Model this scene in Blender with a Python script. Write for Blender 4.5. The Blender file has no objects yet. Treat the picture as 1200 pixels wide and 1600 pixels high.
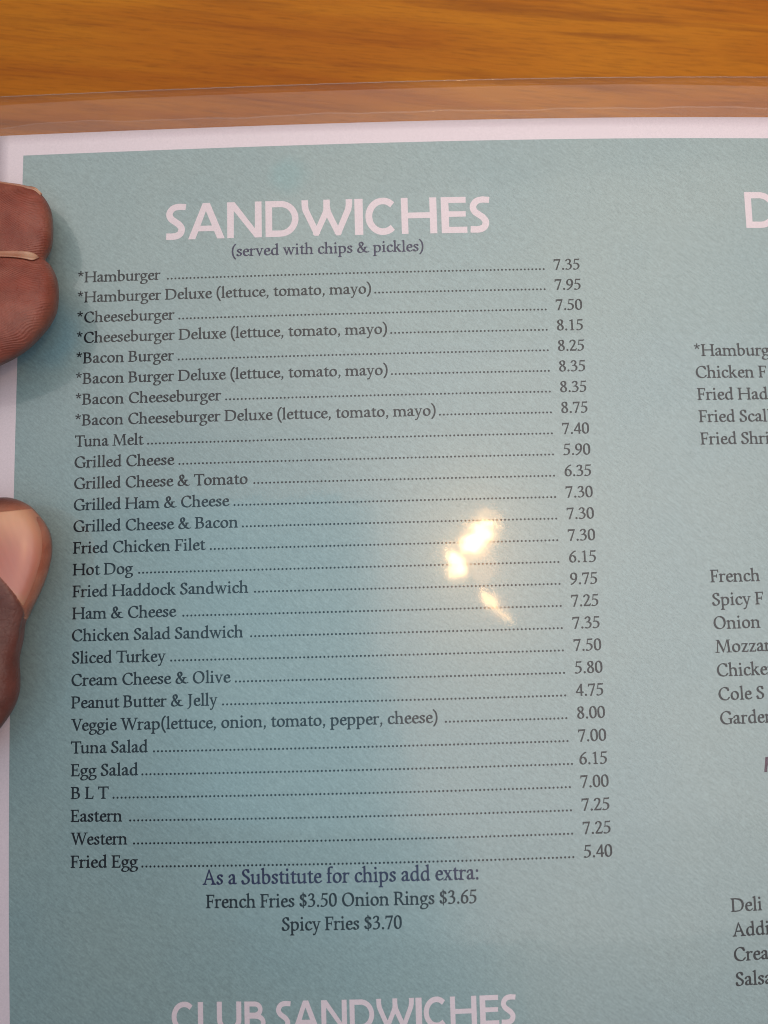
import bpy, bmesh, math, json
import numpy as np
from mathutils import Vector, Matrix
from mathutils.geometry import tessellate_polygon
from mathutils.bvhtree import BVHTree

S = bpy.context.scene
COL = S.collection
MM = 0.001
# ------------------------------------------------------------------ camera
ROT = np.array([[0.9996397, -0.0257515, 0.0075657], [0.0248156, 0.9941617, 0.1050082], [-0.0102256, -0.1047826, 0.9944426]])
CAM = np.array([78.528, -101.4606, 163.6895])          # mm, page coordinates (u right, v up the page)
FPX = 1202.0                                           # focal length in pixels of a 1200 x 1600 frame
cd = bpy.data.cameras.new('camera')
cam = bpy.data.objects.new('camera', cd)
COL.objects.link(cam)
m = Matrix(ROT.T.tolist()).to_4x4()
m.translation = Vector(CAM * MM)
cam.matrix_world = m
cd.sensor_fit = 'HORIZONTAL'
cd.sensor_width = 36.0
cd.lens = FPX / 1200 * 36.0
cd.clip_start = 0.005
cd.clip_end = 20
cd.dof.use_dof = True
cd.dof.focus_distance = 0.166
cd.dof.aperture_fstop = 16.0
S.camera = cam
# ------------------------------------------------------------------ world + lamps
w = bpy.data.worlds.new('World')
S.world = w
w.use_nodes = True
bg = w.node_tree.nodes['Background']
bg.inputs['Color'].default_value = (0.86, 0.88, 1.08, 1)
bg.inputs['Strength'].default_value = 0.09
S.view_settings.view_transform = 'Standard'
S.view_settings.look = 'None'
S.view_settings.exposure = -0.07
S.view_settings.gamma = 1.0
S.view_settings.use_curve_mapping = False
S.cycles.use_denoising = True
S.cycles.filter_width = 1.0
S.cycles.max_bounces = 10
S.cycles.transparent_max_bounces = 16
S.cycles.caustics_reflective = False

def area(name, x0, x1, y0, y1, z, radiance, color, shape='RECTANGLE', rot=0.0):
    ld = bpy.data.lights.new(name, 'AREA')
    ld.shape = shape
    ld.size = abs(x1 - x0)
    ld.size_y = abs(y1 - y0)
    a = ld.size * ld.size_y * (math.pi / 4 if shape == 'ELLIPSE' else 1)
    ld.energy = radiance * a * math.pi
    ld.color = color
    o = bpy.data.objects.new(name, ld)
    o.location = ((x0 + x1) / 2, (y0 + y1) / 2, z)
    o.rotation_euler = (0, 0, rot)
    COL.objects.link(o)
    return o
# overhead area lights added and graded to shape the glare in the film
# kept dim at the near left to leave the viewer's dark reflection
WARM, NEUT, BLUE = (0.99, 0.925, 0.845), (1.02, 0.96, 0.92), (0.52, 0.97, 1.16)
# rows of added glare panels, far to near: (y from, y to, [(x, radiance, colour) knots]); steps between knots are graded
GLARE_ROWS = [(0.55, 2.30, [(-0.85, 0.9, WARM), (-0.2, 1.1, WARM), (0.1, 1.4, WARM), (0.95, 1.45, WARM)]),
          (0.30, 0.55, [(-0.85, 0.7, WARM), (-0.2, 1.35, WARM), (0.1, 1.75, WARM), (0.95, 1.85, WARM)]),
          (0.17, 0.30, [(-0.85, 0.42, NEUT), (-0.3, 0.85, NEUT), (0.0, 1.6, NEUT), (0.2, 1.9, NEUT), (0.95, 1.9, NEUT)]),
          (0.055, 0.17, [(-0.85, 0.3, NEUT), (-0.3, 0.75, NEUT), (-0.05, 1.3, NEUT), (0.1, 1.9, NEUT), (0.95, 1.9, NEUT)]),
          (-0.20, 0.055, [(-0.6, 0.1, BLUE), (-0.35, 0.5, BLUE), (-0.2, 1.05, BLUE), (0.015, 1.05, BLUE), (0.09, 1.85, NEUT), (0.95, 1.95, NEUT)]),
          (-0.48, -0.20, [(-0.55, 0.05, BLUE), (-0.35, 0.4, BLUE), (-0.2, 1.05, BLUE), (0.03, 1.05, BLUE), (0.12, 1.75, NEUT), (0.95, 1.85, NEUT)]),
          (-0.66, -0.48, [(-0.35, 0.05, BLUE), (-0.1, 0.55, BLUE), (0.08, 0.75, BLUE), (0.22, 1.45, NEUT), (0.95, 1.5, NEUT)]),
          (-0.85, -0.66, [(-0.3, 0.0, BLUE), (-0.05, 0.3, BLUE), (0.12, 0.45, BLUE), (0.35, 0.9, NEUT), (0.95, 1.0, NEUT)]),
          (-1.10, -0.85, [(-0.1, 0.0, BLUE), (0.2, 0.25, NEUT), (0.95, 0.45, NEUT)])]
HL = 0.32                                              # height of the added panels above the menu
def up_there(x, y, z):
    k = (z / 0.164 + 1) / (1 / 0.164 + 1)
    return 0.0785 + (x - 0.0785) * k, -0.1015 + (y + 0.1015) * k
def overhead_light(name, x0, x1, y0, y1, rad, colr, shape='RECTANGLE', rot=0.0, z=HL):
    (a, c), (b, d) = up_there(x0, y0, z), up_there(x1, y1, z)
    area(name, a, b, c, d, z, rad, colr, shape, rot)
for y0, y1, knots in GLARE_ROWS:
    for (xa, ra, ca), (xb, rb, cb) in zip(knots, knots[1:]):
        n = 1 if abs(ra - rb) < 0.11 else 4
        for k in range(n):
            f = (k + 0.5) / n
            overhead_light('glare_panel', xa + (xb - xa) * k / n, xa + (xb - xa) * (k + 1) / n, y0, y1, ra + (rb - ra) * f,
                    tuple(p + (q - p) * f for p, q in zip(ca, cb)))
# lit bulbs reflected in the film, plus dim wide ellipses added for their glow
overhead_light('lamp_or_halo', 0.222, 0.280, -0.022, 0.006, 55, (1.0, 0.66, 0.30), 'ELLIPSE', 0.65, HL - 0.024)
overhead_light('lamp_or_halo', 0.212, 0.246, -0.030, -0.012, 40, (1.0, 0.62, 0.27), 'ELLIPSE', 0.2, HL - 0.028)
overhead_light('lamp_or_halo', 0.182, 0.222, -0.062, -0.040, 55, (1.0, 0.68, 0.32), 'ELLIPSE', -1.0, HL - 0.032)
overhead_light('lamp_or_halo', 0.205, 0.296, -0.038, 0.022, 8.0, (1.0, 0.52, 0.17), 'ELLIPSE', 0.65, HL - 0.014)  # wide dim halo added around the first bulb
overhead_light('lamp_or_halo', 0.172, 0.234, -0.070, -0.030, 8.0, (1.0, 0.52, 0.17), 'ELLIPSE', -1.0, HL - 0.012)  # added glow about the tilted bulb
overhead_light('lamp_or_halo', 0.235, 0.300, -0.132, -0.098, 5.0, (1.0, 0.50, 0.17), 'ELLIPSE', -0.8, HL - 0.010)  # soft halo added behind the small streaks
overhead_light('lamp_or_halo', 0.225, 0.285, -0.085, -0.030, 3.6, (1.0, 0.52, 0.20), 'ELLIPSE', -0.6, HL - 0.036)  # weak patch added for the haze between the reflections
overhead_light('lamp_or_halo', 0.248, 0.282, -0.120, -0.104, 26, (1.0, 0.62, 0.24), 'ELLIPSE', -0.8, HL - 0.040)
overhead_light('lamp_or_halo', 0.266, 0.306, -0.138, -0.130, 15, (1.0, 0.60, 0.24), 'ELLIPSE', -0.75, HL - 0.044)


# ------------------------------------------------------------------ helpers
def link(name, me, parent=None, mat=None):
    o = bpy.data.objects.new(name, me)
    COL.objects.link(o)
    if parent: o.parent = parent
    if mat: me.materials.append(mat)
    return o
def tag(o, label, cat=None, group=None, kind=None):
    if label: o['label'] = label
    if cat: o['category'] = cat
    if group: o['group'] = group
    if kind: o['kind'] = kind
def mesh(name, verts, faces, smooth=True):
    me = bpy.data.meshes.new(name)
    me.from_pydata([tuple(v) for v in verts], [], [tuple(f) for f in faces])
    if smooth: me.polygons.foreach_set('use_smooth', [True] * len(me.polygons))
    me.update()
    return me
def nodes(name):
    mt = bpy.data.materials.new(name)
    mt.use_nodes = True
    nt = mt.node_tree
    nt.nodes.clear()
    out = nt.nodes.new('ShaderNodeOutputMaterial')
    def N(t, **kw):
        n = nt.nodes.new(t)
        for k, v in kw.items():
            if k in n.inputs: n.inputs[k].default_value = v
            else: setattr(n, k, v)
        return n
    def L(a, b): nt.links.new(a, b)
    return mt, out, N, L
def mapped(N, L, scale=(1, 1, 1), rot=(0, 0, 0), loc=(0, 0, 0)):
    tc = N('ShaderNodeTexCoord'); mp = N('ShaderNodeMapping')
    turn = N('ShaderNodeMapping'); turn.inputs['Rotation'].default_value = rot
    mp.inputs['Scale'].default_value = scale; mp.inputs['Location'].default_value = loc
    L(tc.outputs['Object'], turn.inputs['Vector']); L(turn.outputs['Vector'], mp.inputs['Vector'])
    return mp.outputs['Vector']
def ramp(N, L, src, stops):
    r = N('ShaderNodeValToRGB'); cr = r.color_ramp
    while len(cr.elements) < len(stops): cr.elements.new(0.5)
    for e, (p, c) in zip(cr.elements, stops):
        e.position = p; e.color = (c if len(c) == 4 else (*c, 1)) if not isinstance(c, (int, float)) else (c, c, c, 1)
    L(src, r.inputs['Fac'])
    return r.outputs['Color']
def mixc(N, L, fac, a, b, mode='MIX'):
    n = N('ShaderNodeMix', data_type='RGBA', blend_type=mode)
    for s, v in ((n.inputs[0], fac), (n.inputs[6], a), (n.inputs[7], b)):
        if isinstance(v, (int, float)): s.default_value = v
        elif isinstance(v, tuple): s.default_value = (*v, 1) if len(v) == 3 else v
        else: L(v, s)
    return n.outputs[2]

# the page lies with a gentle bend: height above the page plane in mm
BEND = (-3.50163, -1.00363, -2.32702, -0.49135, 1.43356, 1.73283, 1.51291)
def soft(x, lo, hi):
    x = np.asarray(x, float)
    y = np.where(x > hi, hi + 0.35 * np.tanh((x - hi) / 0.35), x)
    return np.where(y < lo, lo + 0.35 * np.tanh((y - lo) / 0.35), y)
def bend(u, v):
    s = soft((np.asarray(u, float) - 90) / 90, -1.15, 1.12)
    t = soft((np.asarray(v, float) + 115) / 115, -0.95, 1.22)
    b = BEND
    return b[0]*s*s + b[1]*s*t + b[2]*t*t + b[3]*s**3 + b[4]*s*s*t + b[5]*s*t*t + b[6]*t**3
def on_page(u, v, h=0.0):
    u = np.asarray(u, float); v = np.asarray(v, float)
    return np.stack([u, v, bend(u, v) + h], -1) * MM
def unproject(px, py, z):
    """the point at height z (mm) that the photograph shows at pixel (px, py) of 1200 x 1600"""
    d = ROT.T @ np.array([(px - 600) / FPX, (800 - py) / FPX, -1.0])
    return CAM + d * ((z - CAM[2]) / d[2])
def to_px(P):
    X = (np.atleast_2d(P) - CAM) @ ROT.T
    return np.c_[600 + FPX * X[:, 0] / -X[:, 2], 800 - FPX * X[:, 1] / -X[:, 2]]

# ------------------------------------------------------------------ materials
def mat_wood():
    mt, out, N, L = nodes('varnished_wood')
    rz = math.radians(6.5)
    wv = mapped(N, L, (5, 40, 40), (0, 0, rz))
    warp = N('ShaderNodeTexNoise', Scale=1.6, Detail=2.0)
    L(wv, warp.inputs['Vector'])
    add = N('ShaderNodeVectorMath', operation='MULTIPLY_ADD')
    add.inputs[1].default_value = (0.5, 0.9, 0.5)
    L(warp.outputs['Color'], add.inputs[0]); L(wv, add.inputs[2])
    big = N('ShaderNodeTexNoise', Scale=1.5, Detail=3.0, Roughness=0.55); L(add.outputs[0], big.inputs['Vector'])
    fine = N('ShaderNodeTexNoise', Scale=9.0, Detail=5.0, Roughness=0.65)
    fv = mapped(N, L, (16, 330, 330), (0, 0, rz)); L(fv, fine.inputs['Vector'])
    c = ramp(N, L, big.outputs['Fac'], [(0.28, (0.32, 0.080, 0.003)), (0.43, (0.40, 0.118, 0.004)), (0.58, (0.47, 0.158, 0.006)), (0.75, (0.42, 0.128, 0.004))])
    f = ramp(N, L, fine.outputs['Fac'], [(0.32, 0.50), (0.48, 0.95), (0.7, 1.12)])
    c = mixc(N, L, 0.6, c, f, 'MULTIPLY')
    # dark pore streaks that run with the grain
    sv = mapped(N, L, (3.6, 95, 95), (0, 0, rz), (0.37, 0.23, 0))
    swp = N('ShaderNodeVectorMath', operation='MULTIPLY_ADD'); swp.inputs[1].default_value = (0.12, 0.7, 0.3)
    L(warp.outputs['Color'], swp.inputs[0]); L(sv, swp.inputs[2])
    st = N('ShaderNodeTexNoise', Scale=2.4, Detail=5.0, Roughness=0.62); L(swp.outputs[0], st.inputs['Vector'])
    k = ramp(N, L, st.outputs['Fac'], [(0.52, 0.0), (0.61, 0.38), (0.72, 0.66)])
    c = mixc(N, L, k, c, (0.15, 0.032, 0.003))
    bs = N('ShaderNodeBsdfPrincipled', Roughness=0.38)
    bs.inputs['Specular IOR Level'].default_value = 0.12; bs.inputs['Coat Weight'].default_value = 0.04; bs.inputs['Coat Roughness'].default_value = 0.22
    L(c, bs.inputs['Base Color'])
    bp = N('ShaderNodeBump', Strength=0.15, Distance=0.0004); L(fine.outputs['Fac'], bp.inputs['Height']); L(bp.outputs[0], bs.inputs['Normal'])
    L(bs.outputs[0], out.inputs[0])
    return mt
def paper_base(N, L):
    v = mapped(N, L, (1, 1, 1))
    n = N('ShaderNodeTexNoise', Scale=2200.0, Detail=3.0, Roughness=0.7); L(v, n.inputs['Vector'])
    return v, n
def sheen(N, L, base, fac=0.092, rough=0.3):
    """the soft shine of the print under the film"""
    g = N('ShaderNodeBsdfAnisotropic', Roughness=rough); x = N('ShaderNodeMixShader', Fac=fac)
    L(base, x.inputs[1]); L(g.outputs[0], x.inputs[2]); return x.outputs[0]
def mat_paper(name, color, rough=0.75):
    mt, out, N, L = nodes(name)
    v, n = paper_base(N, L)
    k = ramp(N, L, n.outputs['Fac'], [(0.3, 0.94), (0.7, 1.05)])
    c = mixc(N, L, 1.0, color, k, 'MULTIPLY')
    bs = N('ShaderNodeBsdfPrincipled', Roughness=rough); bs.inputs['Specular IOR Level'].default_value = 0.0
    L(c, bs.inputs['Base Color']); L(sheen(N, L, bs.outputs[0]), out.inputs[0])
    return mt
def mat_panel():
    mt, out, N, L = nodes('printed_teal')
    v, n = paper_base(N, L)
    c = (0.205, 0.345, 0.320)
    mot = N('ShaderNodeTexNoise', Scale=22.0, Detail=3.0, Roughness=0.6); L(v, mot.inputs['Vector'])
    c = mixc(N, L, ramp(N, L, mot.outputs['Fac'], [(0.35, 0.0), (0.65, 1.0)]), (0.245, 0.350, 0.372), (0.268, 0.362, 0.372))
    # a printed watercolour bubble near the top and a bluer patch beside the fingers
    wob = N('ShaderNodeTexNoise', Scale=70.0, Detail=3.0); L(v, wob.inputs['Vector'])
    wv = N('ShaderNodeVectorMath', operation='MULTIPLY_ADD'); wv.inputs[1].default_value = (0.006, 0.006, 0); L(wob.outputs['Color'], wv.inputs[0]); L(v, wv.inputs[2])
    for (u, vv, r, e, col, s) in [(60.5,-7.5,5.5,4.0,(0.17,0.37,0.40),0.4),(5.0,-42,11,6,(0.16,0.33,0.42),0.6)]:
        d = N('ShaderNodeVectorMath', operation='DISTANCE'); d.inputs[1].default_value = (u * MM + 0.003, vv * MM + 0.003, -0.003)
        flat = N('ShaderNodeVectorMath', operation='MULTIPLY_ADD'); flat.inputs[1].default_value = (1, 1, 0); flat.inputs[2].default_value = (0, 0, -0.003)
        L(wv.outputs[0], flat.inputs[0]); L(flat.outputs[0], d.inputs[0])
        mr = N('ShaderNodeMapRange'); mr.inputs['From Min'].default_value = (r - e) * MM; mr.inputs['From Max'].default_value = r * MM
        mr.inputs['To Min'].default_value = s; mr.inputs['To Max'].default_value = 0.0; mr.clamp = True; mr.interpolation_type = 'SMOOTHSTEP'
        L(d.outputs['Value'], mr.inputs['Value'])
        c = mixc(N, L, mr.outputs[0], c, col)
    fb = N('ShaderNodeTexNoise', Scale=1.0, Detail=3.0, Roughness=0.65); L(mapped(N, L, (650, 2300, 900), (0, 0, math.radians(40))), fb.inputs['Vector'])
    c = mixc(N, L, 1.0, c, ramp(N, L, fb.outputs['Fac'], [(0.3, 0.87), (0.7, 1.14)]), 'MULTIPLY')
    k = ramp(N, L, n.outputs['Fac'], [(0.3, 0.88), (0.7, 1.11)])
    c = mixc(N, L, 1.0, c, k, 'MULTIPLY')
    bs = N('ShaderNodeBsdfPrincipled', Roughness=0.8); bs.inputs['Specular IOR Level'].default_value = 0.0
    L(c, bs.inputs['Base Color']); L(sheen(N, L, bs.outputs[0]), out.inputs[0])
    return mt
def mat_film(name, gloss=0.055, milk=0.008, white=(0.9, 0.86, 0.9)):
    mt, out, N, L = nodes(name)
    v = mapped(N, L, (1, 1, 1))
    fv = mapped(N, L, (900, 1900, 900), (0, 0, math.radians(38)))
    f = N('ShaderNodeTexNoise', Scale=1.0, Detail=3.0, Roughness=0.6); L(fv, f.inputs['Vector'])
    g = N('ShaderNodeTexNoise', Scale=2600.0, Detail=2.0); L(v, g.inputs['Vector'])
    b1 = N('ShaderNodeBump', Strength=0.06, Distance=0.00012); L(f.outputs['Fac'], b1.inputs['Height'])
    b2 = N('ShaderNodeBump', Strength=0.12, Distance=0.00008); L(g.outputs['Fac'], b2.inputs['Height']); L(b1.outputs[0], b2.inputs['Normal'])
    wr = N('ShaderNodeTexNoise', Scale=55.0, Detail=2.0, Distortion=0.6); L(v, wr.inputs['Vector'])
    b3 = N('ShaderNodeBump', Strength=0.17, Distance=0.0006); L(wr.outputs['Fac'], b3.inputs['Height'])
    b4 = N('ShaderNodeBump', Strength=0.06, Distance=0.0006); L(wr.outputs['Fac'], b4.inputs['Height']); L(b2.outputs[0], b4.inputs['Normal'])
    sharp = N('ShaderNodeBsdfAnisotropic', Roughness=0.06); L(b3.outputs[0], sharp.inputs['Normal'])
    wide = N('ShaderNodeBsdfAnisotropic', Roughness=0.12); L(b4.outputs[0], wide.inputs['Normal'])
    gl = N('ShaderNodeMixShader', Fac=0.15); L(sharp.outputs[0], gl.inputs[1]); L(wide.outputs[0], gl.inputs[2])
    tr = N('ShaderNodeBsdfTransparent'); tr.inputs['Color'].default_value = (0.985, 0.985, 0.985, 1)
    df = N('ShaderNodeBsdfDiffuse'); df.inputs['Color'].default_value = (*white, 1)
    m1 = N('ShaderNodeMixShader', Fac=milk); L(tr.outputs[0], m1.inputs[1]); L(df.outputs[0], m1.inputs[2])
    lw = N('ShaderNodeLayerWeight', Blend=0.5); pw = N('ShaderNodeMath', operation='POWER'); pw.inputs[1].default_value = 5.0; L(lw.outputs['Facing'], pw.inputs[0])
    mr = N('ShaderNodeMapRange'); mr.inputs['To Min'].default_value = gloss; mr.inputs['To Max'].default_value = 0.8
    L(pw.outputs[0], mr.inputs['Value'])
    m2 = N('ShaderNodeMixShader'); L(mr.outputs[0], m2.inputs[0]); L(m1.outputs[0], m2.inputs[1]); L(gl.outputs[0], m2.inputs[2])
    L(m2.outputs[0], out.inputs[0])
    return mt
def mat_ink(name, color):
    mt, out, N, L = nodes(name)
    v = mapped(N, L, (1, 1, 1))
    n = N('ShaderNodeTexNoise', Scale=1600.0, Detail=2.0); L(v, n.inputs['Vector'])
    k = ramp(N, L, n.outputs['Fac'], [(0.3, 0.8), (0.75, 1.7)])
    c = mixc(N, L, 1.0, color, k, 'MULTIPLY')
    bs = N('ShaderNodeBsdfDiffuse'); L(c, bs.inputs['Color']); L(sheen(N, L, bs.outputs[0], 0.022), out.inputs[0])
    return mt
def mat_skin():
    mt, out, N, L = nodes('skin')
    v = mapped(N, L, (1, 1, 1))
    at = N('ShaderNodeAttribute', attribute_name='skin_tone')
    rg = N('ShaderNodeAttribute', attribute_name='ridge')
    n = N('ShaderNodeTexNoise', Scale=260.0, Detail=5.0, Roughness=0.65); L(v, n.inputs['Vector'])
    mot = ramp(N, L, n.outputs['Fac'], [(0.3, 0.74), (0.7, 1.2)])
    c = mixc(N, L, 0.8, at.outputs['Color'], mot, 'MULTIPLY')
    fl = N('ShaderNodeTexNoise', Scale=150.0, Detail=2.0); L(v, fl.inputs['Vector'])
    c = mixc(N, L, ramp(N, L, fl.outputs['Fac'], [(0.38, 0.0), (0.62, 1.0)]), c, mixc(N, L, 1.0, c, (0.86, 0.66, 0.60), 'MULTIPLY'))
    # friction ridges on the pads
    wv = mapped(N, L, (1, 1, 1), (0, 0, math.radians(62)))
    wn = N('ShaderNodeTexNoise', Scale=90.0, Detail=1.0); L(v, wn.inputs['Vector'])
    ma = N('ShaderNodeVectorMath', operation='MULTIPLY_ADD'); ma.inputs[1].default_value = (0.0045, 0.0045, 0.0045); L(wn.outputs['Color'], ma.inputs[0]); L(wv, ma.inputs[2])
    wav = N('ShaderNodeTexWave', wave_type='BANDS', bands_direction='X', Scale=760.0, Distortion=0.6, Detail=1.0); wav.inputs['Detail Scale'].default_value = 0.6
    L(ma.outputs[0], wav.inputs['Vector'])
    wk = N('ShaderNodeTexNoise', Scale=420.0, Detail=3.0); L(v, wk.inputs['Vector'])
    wkr = N('ShaderNodeMapRange'); wkr.inputs['From Min'].default_value = 0.22; wkr.inputs['From Max'].default_value = 0.55; L(wk.outputs['Fac'], wkr.inputs['Value'])
    h0 = N('ShaderNodeMath', operation='MULTIPLY'); L(wav.outputs['Fac'], h0.inputs[0]); L(rg.outputs['Fac'], h0.inputs[1])
    hm = N('ShaderNodeMath', operation='MULTIPLY'); L(h0.outputs[0], hm.inputs[0]); L(wkr.outputs[0], hm.inputs[1])
    pore = N('ShaderNodeTexVoronoi', Scale=900.0, feature='DISTANCE_TO_EDGE'); L(v, pore.inputs['Vector'])
    b1 = N('ShaderNodeBump', Strength=0.5, Distance=0.00012); L(hm.outputs[0], b1.inputs['Height'])
    b2 = N('ShaderNodeBump', Strength=0.4, Distance=0.00025); L(n.outputs['Fac'], b2.inputs['Height']); L(b1.outputs[0], b2.inputs['Normal'])
    b3 = N('ShaderNodeBump', Strength=0.5, Distance=0.00016); L(pore.outputs['Distance'], b3.inputs['Height']); L(b2.outputs[0], b3.inputs['Normal'])
    sl = N('ShaderNodeTexVoronoi', Scale=330.0, feature='DISTANCE_TO_EDGE'); sw = N('ShaderNodeVectorMath', operation='MULTIPLY_ADD'); sw.inputs[1].default_value = (0.004, 0.004, 0.004)
    L(n.outputs['Color'], sw.inputs[0]); L(v, sw.inputs[2]); L(sw.outputs[0], sl.inputs['Vector'])
    slr = N('ShaderNodeMapRange'); slr.inputs['From Max'].default_value = 0.06; L(sl.outputs['Distance'], slr.inputs['Value'])
    b4 = N('ShaderNodeBump', Strength=0.26, Distance=0.00014); L(slr.outputs[0], b4.inputs['Height']); L(b3.outputs[0], b4.inputs['Normal'])
    vl = ramp(N, L, hm.outputs[0], [(0.0, 1.0), (0.7, 1.08)])
    c = mixc(N, L, 1.0, c, vl, 'MULTIPLY')
    bs = N('ShaderNodeBsdfPrincipled', Roughness=0.45)
    bs.inputs['Specular IOR Level'].default_value = 0.36
    bs.inputs['Subsurface Weight'].default_value = 0.12; bs.inputs['Subsurface Scale'].default_value = 0.0012
    bs.inputs['Subsurface Radius'].default_value = (1.0, 0.35, 0.2)
    L(c, bs.inputs['Base Color']); L(b4.outputs[0], bs.inputs['Normal']); L(bs.outputs[0], out.inputs[0])
    return mt
def mat_nail():
    mt, out, N, L = nodes('nail')
    at = N('ShaderNodeAttribute', attribute_name='nail_tone')
    v = mapped(N, L, (900, 120, 300), (0, 0, math.radians(-22)))
    n = N('ShaderNodeTexNoise', Scale=1.0, Detail=3.0); L(v, n.inputs['Vector'])
    c = mixc(N, L, 0.4, at.outputs['Color'], ramp(N, L, n.outputs['Fac'], [(0.3, 0.9), (0.7, 1.08)]), 'MULTIPLY')
    bs = N('ShaderNodeBsdfPrincipled', Roughness=0.30); bs.inputs['Specular IOR Level'].default_value = 0.5
    bs.inputs['Subsurface Weight'].default_value = 0.15; bs.inputs['Subsurface Scale'].default_value = 0.0012
    b = N('ShaderNodeBump', Strength=0.12, Distance=0.0001); L(n.outputs['Fac'], b.inputs['Height']); L(b.outputs[0], bs.inputs['Normal'])
    L(c, bs.inputs['Base Color']); L(bs.outputs[0], out.inputs[0])
    return mt

M_WOOD = mat_wood()
M_PAPER = mat_paper('white_paper', (0.80, 0.665, 0.735))
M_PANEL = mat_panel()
M_WHITE = mat_paper('unprinted_white', (0.78, 0.640, 0.705))
M_INK = mat_ink('black_ink', (0.006, 0.010, 0.015))
M_NAVY = mat_ink('violet_ink', (0.016, 0.014, 0.055))
M_PURPLE = mat_ink('purple_ink', (0.060, 0.022, 0.050))
M_FILM = mat_film('clear_film')
M_SEAL = mat_film('sealed_film', gloss=0.05, milk=0.03)
M_EDGE = mat_film('film_edge', gloss=0.05, milk=0.08, white=(0.95, 0.9, 0.88))

# ------------------------------------------------------------------ table
def build_table():
    bm = bmesh.new()
    bmesh.ops.create_cube(bm, size=1.0, matrix=Matrix.Translation((0.12, -0.14, -0.037)) @ Matrix.Diagonal((1.25, 0.85, 0.030, 1)))
    bmesh.ops.bevel(bm, geom=[e for e in bm.edges], offset=0.004, segments=3, affect='EDGES')
    me = bpy.data.meshes.new('table'); bm.to_mesh(me); bm.free()
    o = link('table', me, None, M_WOOD)
    tag(o, 'honey-brown varnished wooden table top with dark grain under the menu', 'table')
build_table()

# ------------------------------------------------------------------ menu sheet
menu = bpy.data.objects.new('laminated_menu', None)
COL.objects.link(menu)
tag(menu, 'laminated sandwich menu printed teal with white margin and price list, held above the table', 'menu')

def slab(name, u0, u1, v0, v1, top, bot, mat, parent, step=3.0, closed=True):
    nu = max(2, int((u1 - u0) / step) + 1); nv = max(2, int((v1 - v0) / step) + 1)
    U, V = np.meshgrid(np.linspace(u0, u1, nu), np.linspace(v0, v1, nv))
    T = on_page(U, V, top).reshape(-1, 3)
    F = []
    idx = np.arange(nu * nv).reshape(nv, nu)
    for j in range(nv - 1):
        for i in range(nu - 1):
            F.append((idx[j, i], idx[j, i+1], idx[j+1, i+1], idx[j+1, i]))
    Vs = list(T)
    if closed:
        Bv = on_page(U, V, bot).reshape(-1, 3); o = nu * nv; Vs += list(Bv)
        F += [tuple(o + k for k in reversed(f)) for f in F]
        ring = list(idx[0, :]) + list(idx[1:, -1]) + list(idx[-1, -2::-1]) + list(idx[-2:0:-1, 0])
        for a, b in zip(ring, ring[1:] + ring[:1]): F.append((a, a + o, b + o, b))
    return link(name, mesh(name, Vs, F), parent, mat)
PU0, PU1, PV0, PV1 = -6.2, 273.0, -426.0, 5.039
FV1 = 14.676
paper = slab('paper', PU0, PU1, PV0, PV1, 0.0, -0.12, M_PAPER, menu)
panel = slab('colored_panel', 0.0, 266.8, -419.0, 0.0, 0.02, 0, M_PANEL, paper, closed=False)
film = slab('lamination_film', -16.0, 282.8, -436.0, FV1, 0.16, -0.28, M_FILM, menu)
film.data.materials.append(mat_film('film_underside', gloss=0.004, milk=0.012))
nf = len(film.data.polygons)
for p_ in film.data.polygons:
    if p_.normal.z < 0: p_.material_index = 1

def ribbon(name, us, vs, wid, h, mat):
    top = on_page(us, vs + wid / 2, h); bot = on_page(us, vs - wid / 2, h)
    n = len(us); V = list(top) + list(bot)
    F = [(i, i + n, i + n + 1, i + 1) for i in range(n - 1)]
    mid = on_page(us, vs, h + wid * 0.3)
    V = list(top) + list(mid) + list(bot)
    F = []
    for i in range(n - 1):
        F += [(i, i + n, i + n + 1, i + 1), (i + n, i + 2*n, i + 2*n + 1, i + n + 1)]
    return link(name, mesh(name, V, F), menu, mat)
us = np.linspace(-15.5, 282, 500)
wav = 0.16 * np.sin(us * 0.21) + 0.12 * np.sin(us * 0.083 + 1.3) + 0.10 * np.sin(us * 0.47 + 0.4)
wav = wav + 0.55 * np.exp(-((us - 15) / 9) ** 2) - 0.5 * np.exp(-((us + 6) / 5) ** 2)
wline = PV1 + 2.15 + wav * 0.8
ribbon('seal_line', us, wline, 0.34, 0.19, M_SEAL)
# the sealed margin between the wavy weld and the paper is a little milkier
def strip(name, us, va, vb, h, mat):
    A = on_page(us, va, h); B = on_page(us, vb, h); n = len(us)
    return link(name, mesh(name, list(A) + list(B), [(i, i + 1, i + n + 1, i + n) for i in range(n - 1)]), menu, mat)
strip('film_margin', us, np.full_like(us, PV1 + 0.05), wline - 0.2, 0.185, mat_film('margin_film', gloss=0.01, milk=0.025))
ribbon('film_edge', us, FV1 - 0.10 + 0.03 * np.sin(us * 1.3), 0.22, 0.175, M_EDGE)

# a fine crease in the film below the price list
cu = np.linspace(0, 1, 40)
cx = 46.0 + 10.5 * cu; cy = -171.2 - 5.2 * cu ** 1.3 + 0.25 * np.sin(cu * 9)
A_ = on_page(cx, cy + 0.05 + 0.06 * cu, 0.19); B_ = on_page(cx, cy - 0.05, 0.19)
link('film_crease', mesh('film_crease', list(A_) + list(B_), [(i, i + 1, i + 41, i + 40) for i in range(39)]), menu, M_SEAL)

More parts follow.
